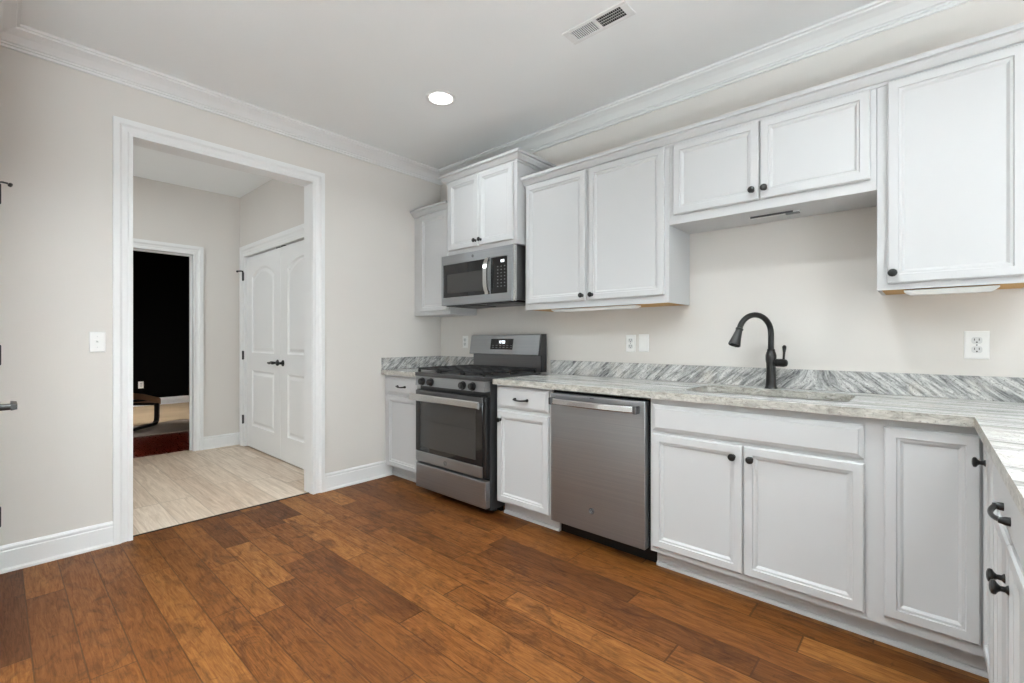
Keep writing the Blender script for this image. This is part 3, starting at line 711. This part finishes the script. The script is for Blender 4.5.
# cooktop
m = MB(); m.box(RX0 + 0.016, RX1 + 0.002, 2.128, 2.72, 0.896, 0.926, 0.006, 2); ck = m.build('cooktop', M['enamel'], r)
for x, y, s in ((-2.78, 2.29, 1), (-2.78, 2.56, 0.8), (-2.54, 2.43, 1.1), (-2.30, 2.29, 1), (-2.30, 2.56, 0.8)):
    MB().lathe([(0.05 * s, 0), (0.048 * s, 0.006), (0.036 * s, 0.008), (0.036 * s, 0.014), (0.032 * s, 0.018), (0, 0.019)], (x, y, 0.926), (0, 0, 1), 20).build('burner', M['castiron'], r, smooth=True)
gx = [RX0 + 0.028, RX0 + 0.028 + 0.246, RX0 + 0.028 + 0.498, RX1 - 0.024]
for a, b in zip(gx, gx[1:]):
    m = MB(); x0, x1 = a + 0.003, b - 0.003; y0, y1, z0, z1 = 2.150, 2.700, 0.945, 0.960; t = 0.014
    m.box(x0, x1, y0, y0 + t, z0, z1, 0.003, 1).box(x0, x1, y1 - t, y1, z0, z1, 0.003, 1).box(x0, x0 + t, y0, y1, z0, z1, 0.003, 1).box(x1 - t, x1, y0, y1, z0, z1, 0.003, 1)
    xm = (x0 + x1) / 2
    m.box(xm - t / 2, xm + t / 2, y0, y1, z0, z1, 0.003, 1)
    for y in (2.24, 2.33, 2.425, 2.515, 2.605): m.box(x0, x1, y - t / 2, y + t / 2, z0, z1, 0.003, 1)
    for x in (x0 + t / 2, x1 - t / 2):
        for y in (y0 + t / 2, 2.425, y1 - t / 2): m.box(x - 0.007, x + 0.007, y - 0.007, y + 0.007, 0.925, z0)
    m.build('grate', M['castiron'], r)
# back guard
m = MB(); m.box(RX0 + 0.016, RX1 - 0.022, 2.742, 2.80, 0.926, 1.066); m.build('lower_guard', M['steel_dk'], r)
m = MB(); m.prism([(2.712, 1.056), (2.716, 1.052), (2.745, 1.052), (2.80, 1.052), (2.80, 1.212), (2.750, 1.212), (2.738, 1.206)], RX0 - 0.004, RX1 - 0.024, 'x'); bgd = m.build('back_guard', M['steel'], r)
m = MB(); m.prism([(2.708, 1.050), (2.716, 1.050), (2.742, 1.206), (2.752, 1.214), (2.803, 1.214), (2.803, 0.926), (2.745, 0.926), (2.745, 1.050)], RX1 - 0.024, RX1 - 0.012, 'x'); m.build('end_cap', M['enamel'], r)
def on_guard(z, out=0.0): return 2.712 + (z - 1.056) * (2.738 - 2.712) / 0.150 - out
m = MB(); za, zb = 1.092, 1.178
m.loft([[(-2.685, on_guard(za, -0.004), za), (-2.44, on_guard(za, -0.004), za), (-2.44, on_guard(zb, -0.004), zb), (-2.685, on_guard(zb, -0.004), zb)], [(-2.685, on_guard(za, 0.002), za), (-2.44, on_guard(za, 0.002), za), (-2.44, on_guard(zb, 0.002), zb), (-2.685, on_guard(zb, 0.002), zb)]])
disp = m.build('display', M['glass'], bgd)
m = MB()
def digit(x, z, segs, w=0.012, h=0.020, t=0.003):
    yy = on_guard(z, 0.003)
    S_ = {'a': (0, h / 2, 1), 'd': (0, -h / 2, 1), 'g': (0, 0, 1), 'f': (-w / 2, h / 4, 0), 'b': (w / 2, h / 4, 0), 'e': (-w / 2, -h / 4, 0), 'c': (w / 2, -h / 4, 0)}
    for k in segs:
        dx, dz, hor = S_[k]; a, b_ = (w / 2, t / 2) if hor else (t / 2, h / 4)
        m.box(x + dx - a, x + dx + a, yy - 0.001, yy + 0.003, z + dz - b_, z + dz + b_)
for i, sg in enumerate(('bc', 'abged', 'abcdef', 'abcdef')): digit(-2.592 + i * 0.017 + (0.006 if i > 1 else 0), 1.152, sg)
m.build('clock_digits', M['led'], disp)
m = MB()
for i in range(6):
    for z in (1.108, 1.124): m.box(-2.665 + i * 0.04, -2.645 + i * 0.04, on_guard(z, 0.003), on_guard(z, -0.002), z - 0.002, z + 0.002)
m.build('touch_marks', M['grey'], disp)

# ------------------------------------------------------------------ microwave
MX0, MX1, MZ0, MZ1 = -2.962, -2.160, 1.447, 1.848
r = thing('microwave', 'stainless over-the-range microwave hung below the raised wall cabinet', 'microwave', ((MX0 + MX1) / 2, 2.63, MZ0))
m = MB(); m.box(MX0 + 0.006, MX1 - 0.002, 2.458, WY - 0.002, MZ0 + 0.01, MZ1 - 0.001); m.build('case', M['steel_dk'], r)
m = MB(); m.box(MX0 + 0.03, MX1 - 0.03, 2.46, WY - 0.03, MZ0 - 0.006, MZ0 + 0.012)
for i in range(2): m.box(MX0 + 0.10 + i * 0.36, MX0 + 0.36 + i * 0.36, 2.50, 2.70, MZ0 - 0.010, MZ0 - 0.004)
m.build('vent_underside', M['blackplastic'], r)
FR = MB()
fx0, fx1, yf = MX0, MX1 - 0.022, 2.430
wx0, wx1, wz0, wz1 = -2.941, -2.452, 1.513, 1.768
px0, px1, pz0, pz1 = -2.400, -2.232, 1.510, 1.772
m = MB(); m.box(fx0, fx1, yf, 2.458, MZ0, wz0 - 0.003, 0.003, 1).box(fx0, fx1, yf, 2.458, wz1 + 0.006, MZ1, 0.003, 1).box(fx0, wx0, yf, 2.458, wz0 - 0.005, wz1 + 0.008, 0.002, 1).box(wx1, px0, yf, 2.458, wz0 - 0.005, wz1 + 0.008, 0.002, 1).box(px1, fx1, yf, 2.458, wz0 - 0.005, wz1 + 0.008, 0.002, 1)
fd = m.build('door', M['steel'], r)
MB().box(fx1, MX1, 2.436, 2.458, MZ0, MZ1, 0.005, 2).build('side_trim', M['chrome'], r)
MB().box(wx0, wx1, yf + 0.004, 2.456, wz0 - 0.003, wz1 + 0.006).build('window', M['glass'], fd)
MB().box(wx0 + 0.05, wx1 - 0.02, yf + 0.0025, yf + 0.006, wz0 + 0.028, wz1 - 0.072, 0.001, 1).build('window_screen', M['glass2'], fd)
cpn = MB().box(px0, px1, yf + 0.002, 2.456, pz0 - 0.002, pz1).build('control_panel', M['glass'], r)
m = MB()
for rr_ in range(8):
    for cc in range(3):
        if rr_ == 0: continue
        x = px0 + 0.075 + cc * 0.034; z = pz1 - 0.045 - rr_ * 0.024
        m.box(x - 0.005, x + 0.005, yf + 0.001, yf + 0.003, z - 0.003, z + 0.003)
m.build('dot_pattern', M['grey'], cpn)
m = MB(); m.box(px1 - 0.062, px1 - 0.030, yf + 0.0005, yf + 0.003, pz1 - 0.040, pz1 - 0.022); m.build('clock_digits', M['led'], cpn)
# bowed handle
m = MB(); n_ = 10
m.loft([[(-2.437 + 0.006 * 1, 0, 0)] * 4] * 2) if False else None
rings = []
for k in range(n_ + 1):
    u = -1 + 2 * k / n_; z = (wz0 + wz1) / 2 + 0.003 + u * 0.136; y = yf - 0.010 - 0.030 * (1 - u ** 4)
    rings.append([(-2.440, y, z), (-2.402, y, z), (-2.402, y + 0.012, z), (-2.440, y + 0.012, z)])
m.loft(rings)
for z in (wz0 + 0.006, wz1 - 0.006): m.box(-2.438, -2.404, yf - 0.02, yf + 0.002, z - 0.012, z + 0.012)
m.build('handle', M['chrome'], fd)
badge(fd, -2.588, yf, 1.812, 0.013)

# ------------------------------------------------------------------ dishwasher
DX0, DX1 = -1.660, -1.064
r = thing('dishwasher', 'stainless steel dishwasher with bar handle left of the sink base', 'dishwasher', ((DX0 + DX1) / 2, 2.5, 0))
m = MB(); m.box(-1.673, -1.052, 2.240, 2.80, 0.10, 0.874); m.build('tub', M['void'], r)
MB().box(-1.673, -1.052, 2.316, 2.34, 0.0, 0.10).build('kick_plate', M['blackplastic'], r)
dp = MB().box(DX0, DX1, 2.190, 2.236, 0.105, 0.858, 0.004, 2).build('front_panel', M['steel'], r)
m = MB(); n_ = 16; rings = []
for k in range(n_ + 1):
    u = -1 + 2 * k / n_; x = -1.373 + u * 0.272; y = 2.160 - 0.022 * (1 - u * u)
    rings.append([(x, y + b, z) for z, b in ((0.797, 0.004), (0.802, 0.0), (0.826, 0.0), (0.832, 0.004), (0.832, 0.012), (0.797, 0.012))])
m.loft(rings)
hb = m.build('handle', M['chrome'], dp)
for x in (-1.640, -1.106): MB().box(x - 0.010, x + 0.014, 2.152, 2.191, 0.794, 0.834, 0.003, 1).build('handle_bracket', M['steel_dk'], dp)
badge(dp, -1.378, 2.190, 0.228, 0.017, M['darkgrey'], M['grey'])
m = MB(); m.box(-1.39, -1.365, 2.1888, 2.192, 0.846, 0.850); m.build('status_mark', M['darkgrey'], dp)

# ------------------------------------------------------------------ outlets and switches
def plate(label, T, kind, name='wall_outlet', cat='outlet', w=0.07, h=0.115):
    loc = T @ Vector((0, 0, 0)); r = thing(name, label, cat, loc)
    m = MB(T); m.loft([[(-w / 2 + i, -d, -h / 2 + i), (w / 2 - i, -d, -h / 2 + i), (w / 2 - i, -d, h / 2 - i), (-w / 2 + i, -d, h / 2 - i)] for i, d in ((0, 0), (0, 0.003), (0.004, 0.0055), (0.006, 0.006))])
    m.build('cover_plate', M['plastic'], r)
    if kind == 'duplex':
        for s in (-1, 1):
            rings = [[(x, -d, z + s * 0.020) for x, z in rrect(-0.017 + i, 0.017 - i, -0.0145 + i, 0.0145 - i, 0.010, 4)] for i, d in ((0, 0.005), (0, 0.0075), (0.001, 0.008))]
            q = MB(T).loft(rings).build('receptacle', M['plasticgrey'], r)
            mm = MB(T); zc_ = s * 0.020
            mm.box(-0.0085, -0.006, -0.0085, -0.007, zc_ - 0.001, zc_ + 0.008).box(0.006, 0.0085, -0.0085, -0.007, zc_ - 0.001, zc_ + 0.008)
            mm.lathe([(0.003, 0), (0.003, 0.0014)], (0, -0.0071, zc_ - 0.008), (0, -1, 0), 10)
            mm.build('slots', M['slot'], q)
        MB(T).lathe([(0.003, 0), (0.0025, 0.001)], (0, -0.006, 0), (0, -1, 0), 10).build('screw', M['grey'], r)
    elif kind == 'rocker':
        MB(T).prism([(-0.0055, -0.034), (-0.0105, -0.033), (-0.0075, 0.0), (-0.0065, 0.033), (-0.0055, 0.034)], -0.0165, 0.0165, 'x').build('rocker', M['plastic'], r)
    elif kind == 'toggle':
        m = MB(T); m.box(-0.005, 0.005, -0.0075, -0.005, -0.012, 0.012)
        m.loft([[(-0.004, -0.006, -0.004), (0.004, -0.006, -0.004), (0.004, -0.006, 0.005), (-0.004, -0.006, 0.005)], [(-0.003, -0.018, 0.004), (0.003, -0.018, 0.004), (0.003, -0.018, 0.010), (-0.003, -0.018, 0.010)]])
        m.build('toggle', M['plastic'], r)
        for z in (-0.03, 0.03): MB(T).lathe([(0.003, 0), (0.0025, 0.001)], (0, -0.006, z), (0, -1, 0), 10).build('screw', M['plasticgrey'], r)
    return r
wt = lambda x, z: facing((x, WY, z), 0)
plate('white duplex outlet on the wall beside the blank switch, right of the range', wt(-1.479, 1.147), 'duplex')
plate('white rocker switch on the wall left of the sink', wt(-1.386, 1.150), 'rocker', 'wall_switch', 'switch')
plate('white duplex outlet on the wall below the tall right-hand wall cabinet', wt(0.158, 1.150), 'duplex', w=0.079, h=0.122)
plate('white wall outlet left of the range, half hidden by its back guard', wt(-3.118, 1.150), 'duplex', h=0.11)
plate('white toggle switch on the left wall beside the hall opening', facing((WX, 0.375, 1.16), PI / 2), 'toggle', 'wall_switch', 'switch')
plate('white outlet on the black wall of the far room', facing((-10.2, 1.672, 0.378), PI / 2), 'duplex', w=0.075, h=0.12)

# ------------------------------------------------------------------ ceiling fixtures
LX, LY = -2.35, 1.924
r = thing('recessed_light', 'round recessed ceiling light glowing above the range', 'ceiling light', (LX, LY, CEIL))
m = MB(); m.lathe([(0.098, 0), (0.098, -0.004), (0.090, -0.007), (0.078, -0.006), (0.074, -0.001)], (LX, LY, CEIL), (0, 0, 1), 32); m.build('trim_ring', M['trim'], r, smooth=True)
MB().lathe([(0.074, -0.002), (0.06, -0.005), (0, -0.006)], (LX, LY, CEIL), (0, 0, 1), 32).build('lens', M['lamp'], r, smooth=True)
r = thing('ceiling_vent', 'white rectangular ceiling register with two slotted banks', 'vent', (-1.215, 1.988, CEIL))
vx0, vx1, vy0, vy1 = -1.392, -1.040, 1.930, 2.048
m = MB(); b = 0.022
m.box(vx0, vx1, vy0, vy0 + b, CEIL - 0.006, CEIL, 0.002, 1).box(vx0, vx1, vy1 - b, vy1, CEIL - 0.006, CEIL, 0.002, 1).box(vx0, vx0 + 0.035, vy0 + b, vy1 - b, CEIL - 0.006, CEIL, 0.002, 1).box(vx1 - 0.035, vx1, vy0 + b, vy1 - b, CEIL - 0.006, CEIL, 0.002, 1).box(-1.215 - 0.008, -1.215 + 0.008, vy0 + b, vy1 - b, CEIL - 0.006, CEIL)
m.build('frame', M['trim'], r)
MB().box(vx0 + 0.03, vx1 - 0.03, vy0 + 0.02, vy1 - 0.02, CEIL - 0.0010, CEIL - 0.0003).build('duct_shade', M['void'], r)  # dark sheet painting the duct's shade behind the louvers
m = MB()
for k in range(13):
    x = vx0 + 0.039 + k * 0.0104
    m.loft([[(x + 0.0013, y, CEIL - 0.001), (x + 0.0025, y, CEIL - 0.001), (x + 0.0005, y, CEIL - 0.0062), (x - 0.0008, y, CEIL - 0.0060)] for y in (vy0 + b, vy1 - b)])
m.build('louvers', M['trim'], r)
m = MB()
for k in range(13):
    x = -1.203 + k * 0.0104
    m.loft([[(x - 0.0002, y, CEIL - 0.001), (x + 0.0010, y, CEIL - 0.001), (x + 0.0046, y, CEIL - 0.0055), (x + 0.0034, y, CEIL - 0.0055)] for y in (vy0 + b, vy1 - b)])
for y in (1.972, 1.990, 2.008): m.box(-1.207, vx1 - 0.034, y - 0.001, y + 0.001, CEIL - 0.003, CEIL - 0.001)
m.build('louvers', M['plasticgrey'], r)

# ------------------------------------------------------------------ far room contents
tag(MB().box(-10.15, -7.02, -0.2, 3.6, 0.0, 0.012, 0.003, 1).build('area_rug', M['rug']), 'grey-brown rug at the doorway of the dark room', 'rug')
tag(MB().prism([(-10.1, -0.1), (-7.75, -0.1), (-7.9, 1.2), (-8.05, 1.75), (-7.55, 2.5), (-7.5, 3.5), (-10.1, 3.5)], 0.0122, 0.018, 'z').build('sunlit_carpet', M['tan']), 'tan sunlit area painted over the grey rug in the dark room', 'sunlit_carpet')  # sunlight on the rug, painted as a separate tan sheet
r = thing('footstool', 'dark bentwood stool with brown seat in the dark room', 'stool', (-7.55, 1.2, 0.018))
U = Vector((0.34, -0.32, 0)).normalized(); V = Vector((-0.32, -0.34, 0)).normalized(); P0 = Vector((-7.74, 1.44, 0.018))
def bar(m, pts, w, h):
    rings = []
    for i, p in enumerate(pts):
        t = (pts[min(i + 1, len(pts) - 1)] - pts[max(i - 1, 0)]).normalized(); side = V; up = t.cross(side).normalized()
        rings.append([p + side * w / 2 + up * h / 2, p - side * w / 2 + up * h / 2, p - side * w / 2 - up * h / 2, p + side * w / 2 - up * h / 2])
    m.loft(rings)
for k in (0.0, 0.50):
    m = MB(); o = P0 + V * k; pts = []
    for u, z in ((0.62, 0.022), (0.3, 0.022), (0.10, 0.022), (0.04, 0.03), (0.008, 0.06), (0.0, 0.11), (0.0, 0.2), (0.0, 0.28), (0.012, 0.33), (0.05, 0.355), (0.12, 0.365), (0.62, 0.39)): pts.append(o + U * u + Vector((0, 0, z)))
    bar(m, pts, 0.05, 0.032); m.build('side_frame', M['darkwood'], r)
m = MB(); a = P0 + U * 0.06 + Vector((0, 0, 0.29)); m.tube([a, a + V * 0.5], 0.018, 8); a = P0 + U * 0.45 + Vector((0, 0, 0.30)); m.tube([a, a + V * 0.5], 0.018, 8); m.build('cross_rail', M['darkwood'], r)
m = MB(); rings = []
for u, z in ((-0.03, 0.37), (0.0, 0.385), (0.3, 0.47), (0.62, 0.53), (0.64, 0.52)):
    o = P0 + U * u + Vector((0, 0, z - 0.018)); rings.append([o - V * 0.03, o + V * 0.53, o + V * 0.53 - Vector((0, 0, 0.075)), o - V * 0.03 - Vector((0, 0, 0.075))])
m.loft(rings); m.build('seat', M['brownseat'], r)
